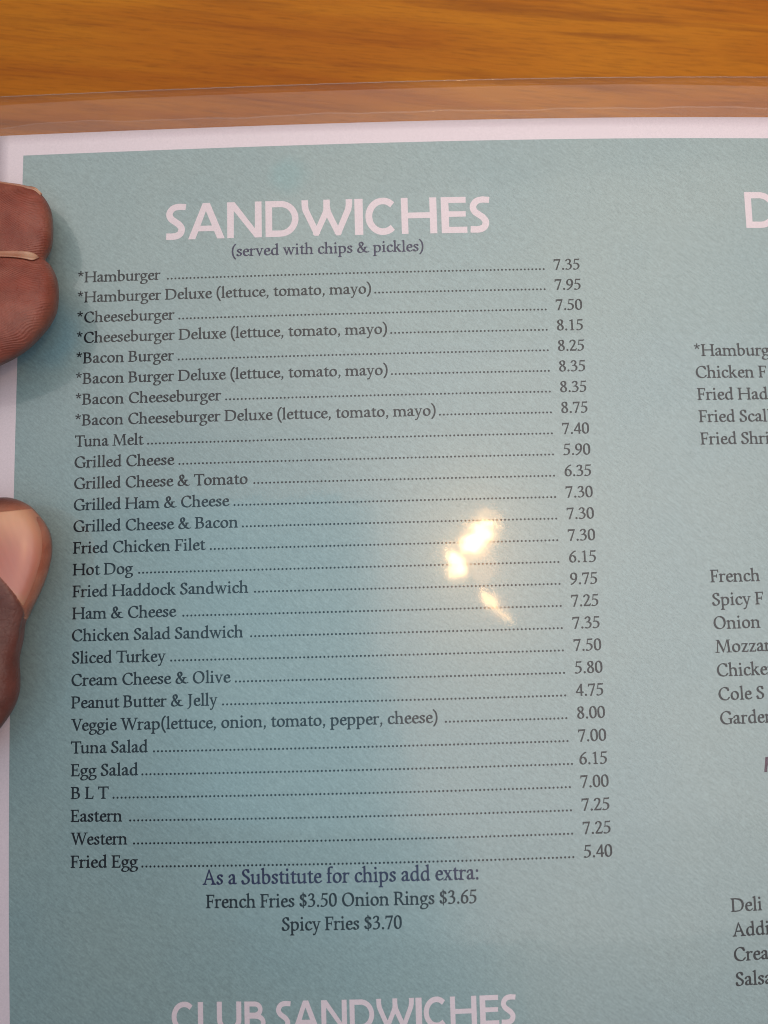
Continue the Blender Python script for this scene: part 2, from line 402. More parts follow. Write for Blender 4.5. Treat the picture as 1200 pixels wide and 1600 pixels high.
# ------------------------------------------------------------------ lettering
FONT = json.loads('''{"a":[439,[104,-8,64,6,30,44,16,84,25,132,46,168,94,208,168,249,240,276,231,336,222,360,210,376,192,387,168,395,160,388,130,340,122,308,100,291,80,287,61,292,44,306,23,312,17,320,19,328,65,396,128,436,176,453,216,460,256,458,293,448,315,436,333,420,346,396,355,364,362,304,357,136,367,80,374,68,384,64,416,79,436,75,450,56,449,36,440,24,412,8,372,-5,344,-7,284,3,264,11,252,24,176,-4],[192,56,236,92,236,219,208,209,164,184,152,172,141,148,138,120,146,96,168,67]],"b":[508,[160,-20,124,-12,99,0,73,24,57,32,47,56,54,72,54,620,4,631,-4,644,-4,664,4,675,52,693,64,703,84,705,136,724,156,719,162,708,162,420,232,445,284,453,327,448,376,427,422,392,449,356,472,300,481,240,475,188,456,128,429,84,392,48,336,14,276,-10,220,-22],[245,44,272,43,285,48,309,64,326,84,352,148,359,216,344,280,318,328,278,364,224,388,206,376,162,328,162,108,208,57]],"c":[415,[184,-16,142,-4,105,16,75,40,50,76,33,120,22,180,23,228,33,280,50,324,71,356,98,384,144,416,188,437,236,452,284,457,324,451,356,438,381,420,422,368,421,356,380,312,364,305,348,303,308,316,268,366,244,383,216,392,196,380,167,344,146,276,144,216,158,148,176,111,199,84,235,60,269,48,288,49,344,96,384,115,432,119,444,112,444,100,380,40,328,9,252,-14]],"d":[514,[348,-21,339,-12,336,33,264,-3,200,-18,148,-13,101,12,64,48,39,96,24,156,23,216,37,280,59,328,82,360,122,396,176,429,240,453,288,458,337,452,338,620,284,634,280,644,281,668,288,675,336,693,348,703,368,705,424,724,440,719,446,708,446,144,453,128,446,112,446,92,452,71,505,56,509,28,500,15,424,0,376,-23],[238,52,252,49,279,64,338,108,338,340,336,345,284,374,224,392,191,368,169,336,149,280,143,220,151,168,170,116,197,80]],"e":[418,[188,-16,145,-4,106,16,76,40,52,72,33,120,23,168,22,212,29,264,43,308,59,340,89,376,122,404,161,428,212,448,260,457,300,453,356,428,395,392,408,352,408,272,372,235,356,227,144,218,150,176,163,136,183,100,205,80,238,60,276,48,292,49,347,96,384,114,432,120,444,115,449,104,439,88,392,46,336,11,260,-14,224,-18],[149,284,284,286,287,304,281,336,271,352,252,368,224,384,204,388,186,372,170,348]],"f":[291,[24,-13,15,-4,15,28,24,35,60,47,74,80,74,380,32,382,24,387,21,396,32,431,74,444,74,508,67,524,73,596,81,628,95,652,124,680,156,701,200,721,264,732,341,720,351,708,344,692,344,664,332,645,316,635,288,634,272,642,256,657,207,664,196,640,189,556,182,544,183,452,276,447,286,436,278,392,272,384,182,380,182,80,200,47,256,32,260,24,259,-4,248,-14]],"g":[462,[152,-244,96,-236,47,-216,17,-188,-1,-152,1,-116,29,-68,53,-40,122,16,89,24,85,40,66,68,65,108,80,144,42,184,27,216,19,252,20,300,33,344,53,376,86,404,139,432,196,450,260,454,296,446,328,433,348,442,460,441,469,428,460,382,452,378,384,372,398,328,398,284,383,232,359,196,316,163,260,136,200,121,151,120,138,108,132,92,156,76,312,66,388,51,429,36,457,12,476,-24,480,-60,470,-92,453,-120,422,-156,396,-178,356,-202,312,-220,252,-237,196,-244],[206,-184,248,-185,292,-177,320,-165,342,-144,363,-112,370,-84,363,-52,344,-24,308,-7,212,10,137,-48,109,-92,107,-108,113,-128,128,-150,148,-167],[219,184,244,183,259,192,268,204,282,248,282,292,269,332,248,363,212,385,176,393,153,380,139,352,133,316,136,276,148,240,163,216,188,197]],"h":[535,[4,-13,-5,-4,-5,28,4,35,40,46,56,80,56,620,4,633,-1,640,-2,664,4,673,52,692,64,703,84,704,144,723,157,720,164,708,164,412,248,441,312,448,379,432,410,416,428,400,444,372,461,300,456,284,456,80,472,46,508,35,516,29,517,-4,504,-14,300,-14,289,-8,288,29,296,35,332,46,347,76,348,248,339,260,326,320,313,348,277,372,232,382,214,372,164,324,164,80,180,46,216,35,224,29,223,-8,212,-14]],"i":[268,[24,-13,15,-4,15,28,24,35,60,46,76,80,76,360,24,371,18,380,19,404,25,412,76,432,84,443,112,445,156,461,176,459,184,444,184,80,200,46,236,35,244,29,245,-4,232,-14],[112,547,88,558,71,576,62,600,63,624,74,648,92,665,116,673,140,672,164,661,179,644,188,620,187,596,176,572,160,556,136,547]],"k":[500,[0,-13,-7,-4,-7,28,0,35,40,47,54,80,54,620,3,632,-3,640,-4,664,4,675,52,693,64,703,84,705,140,724,156,719,162,708,162,284,164,281,168,284,288,396,264,396,252,404,251,436,258,448,448,447,454,436,454,408,450,400,440,396,376,394,270,284,433,72,492,33,493,-4,480,-14,344,-14,336,-11,188,214,162,188,162,80,176,44,204,35,211,28,209,-8,196,-14]],"l":[258,[24,-13,15,-4,15,28,24,35,60,46,76,80,76,620,24,633,19,640,18,664,24,673,72,692,84,703,104,704,164,723,177,720,184,708,184,80,200,46,236,35,244,29,245,-4,232,-14]],"m":[811,[4,-13,-5,-4,-5,28,4,35,40,46,56,80,56,360,2,372,-2,400,5,412,56,432,64,443,92,445,140,462,156,459,163,452,164,412,240,439,300,444,368,426,424,390,467,416,508,433,548,443,588,445,632,436,672,420,704,399,723,376,746,300,742,284,742,80,756,47,796,35,803,28,803,-4,796,-13,588,-14,575,-8,572,24,576,32,620,47,633,76,634,248,624,260,608,320,596,340,561,364,516,379,501,368,451,316,456,300,452,284,452,80,468,46,504,35,512,29,511,-8,500,-14,288,-11,282,0,284,29,292,35,328,46,344,80,344,248,334,260,318,320,306,340,271,364,224,379,164,320,164,80,180,46,216,35,224,29,224,-7,212,-14]],"n":[547,[4,-13,-5,-4,-5,28,4,35,40,46,56,80,56,360,2,372,-2,400,4,411,56,432,64,443,92,445,140,462,156,459,163,452,164,408,244,439,312,448,344,443,384,430,418,412,437,396,454,368,471,300,466,284,466,80,480,47,520,35,527,28,528,0,524,-10,512,-14,312,-14,299,-8,296,24,300,32,344,47,357,76,358,248,349,260,335,320,322,344,284,369,236,382,218,372,164,320,164,80,180,46,216,35,224,29,223,-8,212,-14]],"o":[510,[192,-16,149,-4,108,17,72,48,53,76,34,120,22,184,23,232,35,284,55,332,75,360,104,388,147,416,208,442,260,455,308,456,344,448,388,429,419,408,446,380,465,348,480,303,488,252,486,204,475,152,456,108,434,76,403,48,368,25,320,2,272,-13,224,-19],[278,48,296,48,316,60,345,100,365,172,363,244,344,304,314,348,264,380,236,389,216,390,197,380,180,364,155,312,143,252,147,192,165,136,188,99,228,67]],"p":[524,[4,-245,-5,-236,-5,-204,4,-197,40,-186,56,-152,56,28,47,40,56,60,56,360,2,372,-2,380,1,408,56,432,64,443,92,445,140,462,156,459,163,452,164,416,168,414,236,444,296,455,348,448,401,424,438,396,458,372,477,332,489,284,493,236,488,192,475,144,459,108,440,80,411,52,336,8,252,-17,164,-20,165,-156,180,-186,216,-197,224,-203,226,-232,220,-243],[247,48,276,44,292,47,318,60,334,76,350,104,363,144,371,216,357,288,332,334,291,368,236,389,217,376,164,320,164,88,212,60]],"r":[364,[4,-13,-5,-4,-5,28,4,35,40,46,56,80,56,360,2,372,-2,380,1,408,56,432,64,443,92,445,140,462,156,459,163,452,164,408,216,431,272,443,316,443,376,432,380,420,365,400,363,372,344,348,328,341,308,341,286,352,272,373,224,378,164,300,164,80,184,46,240,32,244,24,241,-8,228,-14]],"s":[367,[112,-16,52,1,31,16,17,36,-1,84,9,100,32,116,31,132,35,140,68,144,80,131,110,128,144,65,164,53,192,46,208,47,217,60,229,88,230,112,216,143,184,180,103,228,45,280,30,312,30,336,37,360,51,384,76,407,144,441,184,452,224,456,260,453,292,444,315,432,327,420,351,368,346,356,322,336,312,318,284,311,272,319,240,322,211,376,176,391,156,391,149,372,147,352,155,332,180,306,213,280,284,239,320,204,339,176,348,152,349,132,342,104,311,52,260,14,224,-1,180,-13]],"t":[315,[156,-13,124,-2,102,16,91,40,80,88,86,108,86,380,24,382,16,385,11,396,20,440,84,447,81,472,87,504,92,511,124,516,172,559,180,562,191,556,194,548,196,448,296,450,304,447,309,436,298,392,292,384,194,380,194,140,200,132,214,76,224,60,240,52,288,75,320,84,352,82,359,76,361,68,340,43,260,1,204,-14]],"u":[536,[364,-21,355,-12,352,37,276,0,204,-16,168,-15,131,-8,102,4,82,20,66,52,51,132,58,148,58,356,56,361,4,372,0,384,4,410,56,431,68,443,92,444,140,462,156,459,164,453,166,180,172,172,185,100,194,76,220,57,256,49,286,64,354,124,354,356,352,361,300,372,296,380,299,408,352,431,364,443,388,444,436,462,458,456,462,444,462,92,468,70,523,52,526,24,516,13,444,0,392,-24]],"v":[481,[224,-25,215,-16,48,395,0,402,-4,412,-1,444,12,450,180,450,191,444,191,404,184,399,161,396,256,134,354,396,324,398,314,404,314,444,324,450,476,449,484,436,480,402,472,398,418,396,268,-19,256,-26]],"w":[721,[216,-25,208,-16,44,396,0,402,-4,412,0,446,12,450,172,450,186,444,186,404,180,399,157,396,244,151,307,380,300,398,268,398,259,404,259,444,272,450,437,448,443,440,443,408,436,399,415,396,504,140,594,396,564,398,554,404,554,444,568,450,712,450,723,444,726,412,720,401,659,396,512,-23,476,-26,464,-19,344,283,262,-16,252,-26]],"x":[462,[4,-13,-4,0,-1,32,8,38,68,38,177,204,54,396,12,398,4,404,4,445,16,450,202,448,208,440,208,408,200,399,182,396,240,306,302,396,280,399,274,404,271,436,276,447,288,450,448,447,454,436,451,404,440,398,376,396,279,248,411,40,456,38,466,32,469,0,464,-11,452,-14,263,-12,257,-4,257,28,264,37,282,40,212,145,143,40,172,38,181,32,184,0,177,-12]],"y":[465,[64,-252,44,-244,30,-228,24,-208,29,-184,44,-166,64,-158,88,-160,108,-173,123,-164,165,-84,199,4,44,396,0,402,-4,412,-1,444,12,450,176,450,189,444,189,404,180,398,157,396,248,133,349,396,312,398,304,403,304,444,316,450,464,449,472,436,468,402,460,398,416,398,412,393,246,-64,192,-184,172,-212,148,-230,84,-251]],"z":[425,[40,-13,31,0,32,44,56,56,258,384,100,386,80,320,72,316,48,316,36,328,44,444,56,450,388,447,394,436,392,393,375,384,176,52,344,52,368,117,376,123,400,124,408,120,412,108,391,-8,380,-14]],"A":[690,[4,-13,-4,0,-4,24,0,32,80,60,307,668,344,685,355,684,612,67,695,32,699,24,696,-8,684,-14,428,-12,421,0,424,31,483,64,440,208,212,211,207,208,150,56,220,32,224,20,220,-10,208,-14],[236,276,416,276,418,280,336,545]],"B":[588,[16,-13,8,-4,8,28,16,35,56,46,72,80,72,572,56,605,10,620,7,632,10,660,20,665,280,665,392,650,436,634,457,616,474,584,484,544,485,504,476,464,460,424,441,396,409,368,448,357,479,340,508,308,532,264,544,220,545,188,535,144,514,100,481,60,448,37,396,14,315,-4,304,-13],[188,52,304,50,380,64,394,76,418,128,423,180,400,244,364,288,344,298,311,304,236,311,188,308],[188,376,276,375,329,388,338,396,359,448,364,492,352,544,329,576,296,587,188,600]],"C":[665,[348,-24,260,-6,192,22,136,61,100,104,63,176,39,256,36,332,55,416,89,492,136,556,184,597,264,642,352,671,416,681,494,672,556,647,568,653,596,653,605,644,610,600,646,520,639,504,620,488,620,468,612,457,580,456,568,468,530,472,493,548,472,574,416,604,356,615,300,600,245,564,204,508,174,440,161,392,156,344,160,296,173,248,194,196,219,152,248,116,280,90,320,70,376,50,428,41,468,41,496,52,552,128,574,144,604,157,632,162,656,160,665,152,661,136,608,64,580,37,555,20,512,0,452,-18,404,-25]],"D":[735,[16,-13,8,-4,8,28,16,35,56,46,72,80,72,572,56,605,10,620,7,652,12,662,20,665,300,665,312,660,472,639,516,626,564,602,612,568,649,532,676,491,693,444,701,380,698,308,686,244,666,184,636,132,598,92,549,56,505,32,456,12,404,0,312,-8,300,-14],[188,52,308,51,452,66,484,83,510,104,533,132,547,160,566,216,578,292,578,360,568,416,551,456,523,492,482,528,428,560,396,572,348,582,240,598,188,596]],"E":[535,[16,-13,8,-4,8,28,16,35,56,46,72,80,72,572,56,605,10,620,7,632,10,660,24,665,472,664,480,652,476,520,472,510,464,506,436,507,428,513,412,600,188,600,188,368,340,368,344,434,352,439,376,439,384,436,389,424,389,252,384,239,356,236,344,241,340,304,188,304,188,52,424,52,475,160,508,164,516,159,519,148,491,-8,480,-14]],"F":[494,[16,-13,8,-4,8,28,16,35,56,46,72,80,72,572,56,605,10,620,7,632,10,660,24,665,468,662,474,652,472,516,464,502,436,501,424,508,408,600,204,600,188,572,188,356,340,356,344,419,352,424,376,424,385,420,389,412,389,240,382,228,352,226,344,232,340,290,188,288,188,80,208,46,260,31,260,-8,248,-14]],"G":[719,[348,-24,260,-5,189,24,133,64,100,105,73,152,54,200,36,280,39,356,62,436,101,512,139,560,204,610,272,644,356,671,420,681,496,673,568,644,576,658,608,658,616,648,621,592,656,528,651,516,629,496,629,480,621,472,592,471,580,478,540,482,496,554,476,576,420,605,364,615,304,601,254,572,216,528,182,464,161,392,156,344,161,292,183,220,219,152,248,116,296,82,356,58,416,43,460,39,520,50,554,64,554,212,536,244,488,255,482,260,479,292,484,301,492,304,716,304,729,296,727,260,684,244,670,212,670,92,676,76,670,64,670,28,664,19,576,15,516,-6,432,-24]],"H":[773,[16,-12,9,0,10,28,16,34,60,48,74,80,74,572,59,604,12,620,9,648,12,660,24,665,240,665,252,660,255,648,252,620,205,604,190,572,192,364,580,364,582,572,567,604,520,620,517,632,520,660,532,665,748,665,760,660,763,648,760,620,713,604,698,572,698,80,712,48,760,31,763,20,760,-9,748,-14,532,-14,520,-8,520,31,568,48,582,80,580,298,192,298,190,80,204,48,252,31,252,-8,240,-14]],"J":[352,[-4,-176,-13,-168,-6,-152,66,-100,102,-56,123,-12,131,36,133,88,127,100,127,572,112,604,65,620,63,656,76,665,300,664,308,652,305,620,260,606,243,572,243,100,226,8,189,-60,140,-112,56,-168,24,-177]],"L":[503,[16,-13,8,-4,8,28,16,35,56,46,72,80,72,572,56,605,10,620,8,656,20,665,248,664,258,652,256,622,248,616,204,604,188,572,189,76,204,52,408,52,453,172,464,179,488,179,496,175,500,164,473,-4,460,-14]],"M":[893,[8,-12,1,0,2,28,8,36,80,38,83,44,133,608,132,613,66,616,61,624,61,652,68,663,224,665,236,660,468,153,644,660,656,665,816,665,826,660,829,628,824,616,768,613,767,608,812,44,816,38,888,35,894,24,893,-4,888,-11,620,-14,607,-4,607,28,613,36,694,40,660,515,656,522,468,25,440,-10,428,-14,416,-4,192,483,188,474,146,40,222,36,228,28,228,-4,216,-14]],"O":[748,[308,-24,244,-9,180,22,128,64,97,104,61,176,39,256,34,308,45,388,71,468,99,520,133,564,196,613,260,646,348,672,412,678,482,668,547,644,592,617,636,575,666,528,689,476,709,396,714,340,704,264,678,188,651,136,618,92,576,56,517,20,436,-12,368,-25],[392,40,428,41,469,56,504,80,534,116,559,164,582,232,591,284,591,332,583,384,559,456,534,504,506,540,476,565,424,593,372,609,328,611,292,602,258,584,235,564,211,532,181,468,166,420,157,368,157,320,165,272,181,220,203,172,229,132,260,100,304,70,344,52]],"P":[564,[16,-13,8,-4,8,28,16,35,56,46,72,80,72,572,56,605,10,620,7,632,10,660,20,665,292,665,424,644,477,624,498,604,518,572,529,540,535,500,528,428,511,384,494,356,467,328,440,309,352,273,264,257,192,267,188,264,188,80,208,46,260,31,260,-8,248,-14],[188,308,244,331,272,332,324,322,364,331,382,344,407,400,414,464,397,528,380,556,367,568,332,581,228,600,204,600,201,596,188,572]],"R":[605,[16,-13,8,-4,8,28,16,35,56,46,72,80,72,572,56,605,10,620,7,632,10,660,20,665,280,665,400,643,447,624,474,596,493,556,501,508,495,468,479,424,454,384,420,354,373,328,548,63,616,31,616,-8,604,-14,472,-11,264,300,192,296,188,292,188,80,204,46,244,35,252,28,250,-8,240,-14],[188,360,288,361,340,372,348,380,371,428,379,480,365,532,337,568,308,580,220,600,200,598,188,572]],"S":[469,[132,-21,76,-4,56,-8,27,44,-1,132,7,148,35,168,37,184,48,189,72,189,84,182,116,177,142,100,157,72,186,52,232,42,272,50,300,72,322,124,326,180,316,208,280,246,220,293,118,352,78,392,55,428,41,468,40,504,50,544,68,576,100,609,140,634,196,658,240,670,280,673,324,668,360,656,396,658,404,648,407,620,441,540,434,524,415,508,416,492,408,482,376,481,364,489,340,488,325,492,284,577,258,596,224,606,204,606,180,588,165,556,161,520,175,472,216,418,336,345,404,290,434,256,445,232,449,200,445,164,432,120,415,88,391,60,324,16,280,-2,228,-17,176,-23]],"T":[636,[192,-13,183,-4,184,29,192,35,240,46,260,80,260,596,88,598,62,508,52,501,24,502,16,508,14,516,22,668,36,676,88,665,548,665,596,675,608,673,614,664,622,516,620,508,612,502,584,501,574,508,548,598,376,596,376,80,396,46,450,32,454,24,451,-8,440,-14]],"V":[677,[320,-25,312,-16,71,612,-2,616,-8,624,-8,656,4,665,240,665,251,660,254,628,248,617,201,612,364,172,511,612,448,616,441,628,444,660,456,665,676,664,684,648,683,624,676,615,583,612,365,-16,356,-25]],"W":[1014,[288,-25,279,-16,65,612,-4,617,-9,628,-9,652,-4,662,4,665,228,665,241,660,244,628,240,618,232,614,189,612,324,203,425,596,416,614,352,617,346,628,348,658,360,665,588,662,594,652,591,620,584,615,540,612,696,177,855,612,792,617,786,628,788,658,800,665,1000,665,1011,660,1014,628,1008,617,928,614,924,610,696,-21,688,-26,660,-26,647,-16,464,487,331,-16,320,-26]],"0":[465,[180,-20,130,0,88,33,53,76,34,116,23,164,15,240,14,360,20,436,29,484,44,528,65,564,106,608,144,636,188,658,232,669,280,669,320,655,365,624,404,581,429,532,442,484,450,408,452,292,446,212,437,164,421,116,399,80,361,40,322,12,272,-12,220,-22],[244,44,256,46,290,80,307,108,319,144,332,240,332,380,323,456,305,516,268,568,216,606,190,584,168,556,146,500,133,408,133,268,141,192,160,128,195,80]],"1":[465,[116,-12,109,0,112,31,168,47,187,80,186,564,100,547,92,556,86,588,96,599,256,668,284,671,292,665,294,656,293,80,312,47,367,32,371,24,370,-4,364,-12,356,-14]],"2":[465,[44,-13,37,-4,36,15,17,28,18,40,176,256,228,336,277,432,286,468,286,500,277,544,261,572,227,596,184,609,161,596,129,524,108,505,76,493,40,490,19,496,13,512,38,572,56,600,80,622,118,644,164,661,216,670,256,669,307,656,358,628,376,611,390,588,404,528,399,464,375,404,325,316,155,80,364,82,404,146,412,149,440,143,448,136,449,128,413,-4,400,-14]],"3":[465,[112,-21,24,3,12,12,14,28,32,44,38,60,48,73,64,82,84,84,104,76,123,56,164,44,192,39,224,45,248,56,272,80,293,112,308,148,315,192,311,228,300,256,276,284,232,312,128,320,112,326,106,336,109,348,128,364,212,392,228,408,250,440,263,468,268,496,268,528,261,556,248,576,218,596,184,607,139,540,112,521,80,511,52,510,32,516,26,532,74,608,120,642,156,657,200,667,236,669,272,664,316,648,349,628,368,608,381,580,387,524,377,476,349,424,305,376,368,343,413,296,424,276,432,244,433,208,427,172,413,132,389,92,358,56,317,24,276,4,220,-13,164,-22]],"4":[465,[284,-13,276,0,276,144,20,147,11,160,11,208,284,636,288,657,300,664,368,664,378,660,382,648,382,236,388,233,452,235,460,229,462,220,453,156,448,149,382,144,379,-8,368,-14],[111,220,276,228,276,476]],"5":[465,[92,-24,50,-16,3,8,3,24,28,46,42,72,64,85,88,84,108,72,122,48,148,38,188,38,216,48,253,72,278,104,298,152,306,200,301,240,288,280,270,308,244,329,215,344,176,355,80,344,60,347,48,356,46,364,52,376,85,400,112,656,124,664,372,664,392,679,420,678,429,664,408,585,400,577,164,576,160,572,143,412,216,418,268,411,336,385,380,352,409,304,424,240,419,184,398,124,376,88,350,60,276,12,188,-19,140,-25]],"6":[465,[200,-20,156,-11,108,11,72,40,45,80,28,132,19,208,23,272,41,344,70,416,108,476,240,601,269,624,308,646,388,678,412,678,429,668,439,648,438,628,429,612,331,568,292,540,192,440,175,404,248,416,292,413,348,392,392,360,426,312,446,252,451,196,439,136,422,96,406,72,352,24,316,4,272,-12,240,-19],[248,44,260,42,280,55,297,72,312,96,331,156,331,208,315,264,290,308,249,340,208,354,181,336,139,260,140,196,154,132,175,92,206,64]],"7":[465,[124,-23,117,-16,117,-4,343,556,100,557,72,490,64,486,36,486,28,490,24,500,32,645,44,654,436,663,444,652,443,616,218,-16,204,-24]],"8":[465,[176,-20,118,-4,75,20,47,48,27,96,22,136,24,172,34,208,50,244,76,280,97,300,167,340,116,377,61,440,45,484,46,532,57,568,73,592,96,614,128,635,208,665,252,671,288,669,332,657,370,636,392,612,406,580,413,524,403,464,370,400,327,356,377,308,421,248,437,204,436,148,424,104,408,72,388,48,357,24,320,4,272,-13,224,-22],[244,40,256,39,272,46,297,68,315,112,320,164,313,196,293,232,245,288,224,303,189,284,164,252,145,204,141,152,151,108,167,80,200,56],[254,400,260,397,267,408,289,460,294,500,289,544,279,572,265,588,236,603,208,608,185,596,171,576,162,540,164,504,175,480,192,456,227,420]],"9":[465,[60,-37,44,-25,36,-9,36,8,44,25,58,36,148,76,185,104,272,202,294,252,228,238,172,240,112,264,68,299,38,344,20,400,17,456,30,516,49,556,77,592,116,624,150,644,196,662,232,669,276,669,312,661,356,640,391,612,412,584,432,536,444,480,446,420,437,352,417,280,389,216,362,172,228,34,191,8,150,-12,84,-39],[246,300,256,299,274,308,295,340,328,404,325,452,310,520,288,560,252,591,212,608,178,584,156,552,137,492,136,444,149,392,170,352,205,320]],".":[227,[92,-21,70,-8,54,12,47,36,51,64,64,86,84,101,108,108,136,104,156,92,172,72,179,48,175,20,160,-4,140,-18,116,-24]],"o.":[227,[100,-17,76,-5,61,12,54,32,55,56,67,80,84,95,104,101,128,100,148,91,165,72,172,52,171,28,162,8,144,-9,124,-17]],",":[227,[48,-142,31,-120,29,-108,86,-44,86,-16,65,4,55,24,56,60,68,80,88,96,112,102,136,98,154,88,168,72,176,52,178,24,130,-80,64,-141]],":":[227,[92,-21,70,-8,54,12,47,36,51,64,64,86,84,101,108,108,136,104,156,92,172,72,179,48,175,20,160,-4,140,-18,116,-24],[100,315,76,325,58,344,48,368,48,392,58,416,76,435,100,445,128,444,152,433,168,416,178,392,178,368,168,344,148,324,124,315]],"(":[320,[260,-200,240,-195,223,-184,132,-52,100,12,74,88,57,168,50,228,48,308,55,396,66,460,88,540,110,588,145,640,226,732,248,743,272,746,308,736,320,724,322,712,229,600,200,552,169,448,157,368,153,304,161,176,193,48,229,-28,322,-168,319,-180,304,-193,284,-200]],")":[320,[40,-200,8,-188,-1,-176,-1,-164,89,-32,119,28,154,148,168,280,156,420,128,532,92,598,-2,712,0,724,12,736,52,746,76,742,96,729,187,624,220,568,240,515,260,428,268,368,272,280,267,200,258,140,239,64,212,-8,176,-70,97,-184,72,-198]],"*":[415,[128,384,98,392,80,425,79,436,162,520,48,540,40,548,34,588,62,620,72,624,176,572,161,688,168,697,208,714,244,696,249,688,232,571,340,624,375,592,370,548,360,539,248,520,331,436,329,424,308,389,272,382,260,385,204,489,153,388,144,382]],"&":[740,[180,-24,144,-18,105,-4,71,16,49,36,35,56,24,92,21,128,24,164,44,216,80,268,116,305,177,344,133,420,119,460,115,524,121,556,132,580,163,616,220,652,276,670,324,671,366,652,400,620,420,584,432,536,431,496,413,456,379,416,318,360,372,280,424,213,453,300,416,302,408,308,406,344,412,353,516,356,552,363,580,356,648,353,654,340,654,312,648,304,564,299,528,196,498,136,564,85,626,56,652,51,704,68,732,73,755,68,761,56,746,36,720,20,616,-12,568,-14,520,-3,468,20,416,55,356,18,300,-5,236,-21],[239,44,268,42,300,50,332,69,365,100,288,187,208,297,173,256,152,216,144,184,144,140,154,104,171,80,200,60],[279,420,307,456,311,476,310,504,301,536,287,564,268,586,248,599,237,556,239,508,252,467]],"$":[465,[228,-80,213,-72,206,-60,204,8,128,15,98,24,69,40,44,72,16,148,29,168,56,183,92,191,120,188,134,176,167,96,184,82,204,76,204,300,123,344,88,375,56,420,46,448,45,472,54,520,76,560,101,584,132,604,203,632,206,700,218,716,236,721,252,716,264,701,268,642,328,631,378,604,399,576,424,516,416,496,391,480,352,470,321,472,308,480,283,540,268,559,266,376,268,371,342,332,390,288,421,244,429,220,431,196,421,140,402,100,381,76,348,53,267,20,264,-60,252,-76],[266,80,283,88,295,104,308,136,312,172,304,210,268,256],[204,416,204,572,200,572,184,560,173,540,163,488,176,448]],"hS":[425,[60,0,22,4,30,128,132,124,200,130,243,156,256,196,246,220,220,252,96,342,72,366,49,400,30,444,23,488,28,532,44,576,68,612,97,644,136,671,172,686,220,697,276,703,400,691,404,688,388,574,276,581,204,569,184,557,163,536,152,516,146,492,153,468,172,440,304,345,358,276,377,232,381,200,376,152,361,108,340,75,312,48,276,26,240,10,168,-2]],"hA":[720,[16,-1,288,698,292,701,424,701,705,0,564,0,504,149,208,149,150,0],[248,256,460,256,462,260,352,539,348,538]],"hN":[712,[32,-1,30,700,172,699,552,177,555,700,680,701,681,0,556,-1,552,2,156,528,156,0]],"hD":[720,[40,-1,39,700,364,698,452,673,520,634,571,588,612,532,641,468,658,400,661,332,650,260,626,196,590,136,552,93,504,54,452,27,388,6,296,-1],[166,124,332,122,376,129,416,144,448,164,478,192,503,224,524,268,536,312,539,356,533,404,518,448,496,486,467,520,432,547,392,565,344,578,166,576]],"hW":[955,[240,-1,231,16,207,28,213,56,24,472,10,524,3,580,0,700,124,700,123,604,137,512,276,199,280,198,405,484,411,536,411,700,533,700,533,580,549,476,680,185,821,524,833,608,832,700,956,700,954,588,934,484,743,44,747,32,733,20,724,0,644,-1,631,20,615,28,618,48,494,312,472,349,340,60,345,40,325,28,312,0]],"hI":[235,[40,-1,39,700,192,701,196,700,196,0]],"hC":[650,[304,-12,244,0,180,29,127,68,83,116,48,172,21,240,8,312,7,384,20,456,46,524,80,580,122,628,176,669,236,697,296,711,364,713,420,702,472,681,506,660,554,620,476,520,416,566,384,579,348,585,312,584,280,577,248,563,216,540,172,488,143,420,134,348,145,272,163,228,189,188,221,156,260,131,316,115,372,118,420,136,476,180,554,80,495,32,436,4,368,-12]],"hH":[740,[32,-1,30,700,156,700,156,412,160,411,564,412,564,700,696,700,696,0,564,0,564,296,560,299,160,299,156,296,156,0]],"hE":[555,[40,-1,39,700,510,700,508,584,184,584,181,580,184,421,501,420,500,315,181,312,181,124,184,119,520,118,521,0]],"hL":[500,[40,-1,39,700,172,701,176,700,176,120,468,119,471,4,468,-1]],"hU":[700,[312,-8,228,11,156,49,96,105,69,144,54,176,40,220,31,272,30,700,32,704,156,704,160,700,161,280,172,232,196,188,240,150,292,127,348,120,404,129,456,154,497,192,520,236,529,280,532,704,656,704,660,700,659,272,649,216,629,160,605,120,575,84,543,56,500,29,452,8,412,-3,364,-9]],"hB":[600,[40,-1,39,700,320,698,368,688,408,672,442,648,468,621,488,590,501,556,507,512,501,468,485,428,457,388,496,364,524,339,549,308,567,272,577,236,579,196,571,156,556,120,528,81,492,49,448,24,396,7,340,-1],[171,120,344,117,396,130,428,148,452,176,461,204,456,232,444,252,424,271,400,284,372,293,312,301,172,301],[171,440,308,439,348,450,372,466,388,488,393,512,388,536,364,565,324,582,172,585]],"hF":[480,[124,0,44,0,41,4,149,696,152,700,476,700,480,696,468,590,274,588,248,400,416,400,420,396,410,304,408,300,236,300,232,296,191,4,188,0]]}''')
KERN = {'Tu': -70, 'To': -70, 'Tr': -60, 'Ve': -70, 'We': -60, 'Wr': -50, 'rg': -8, 'Fr': -10}
TRI = {}
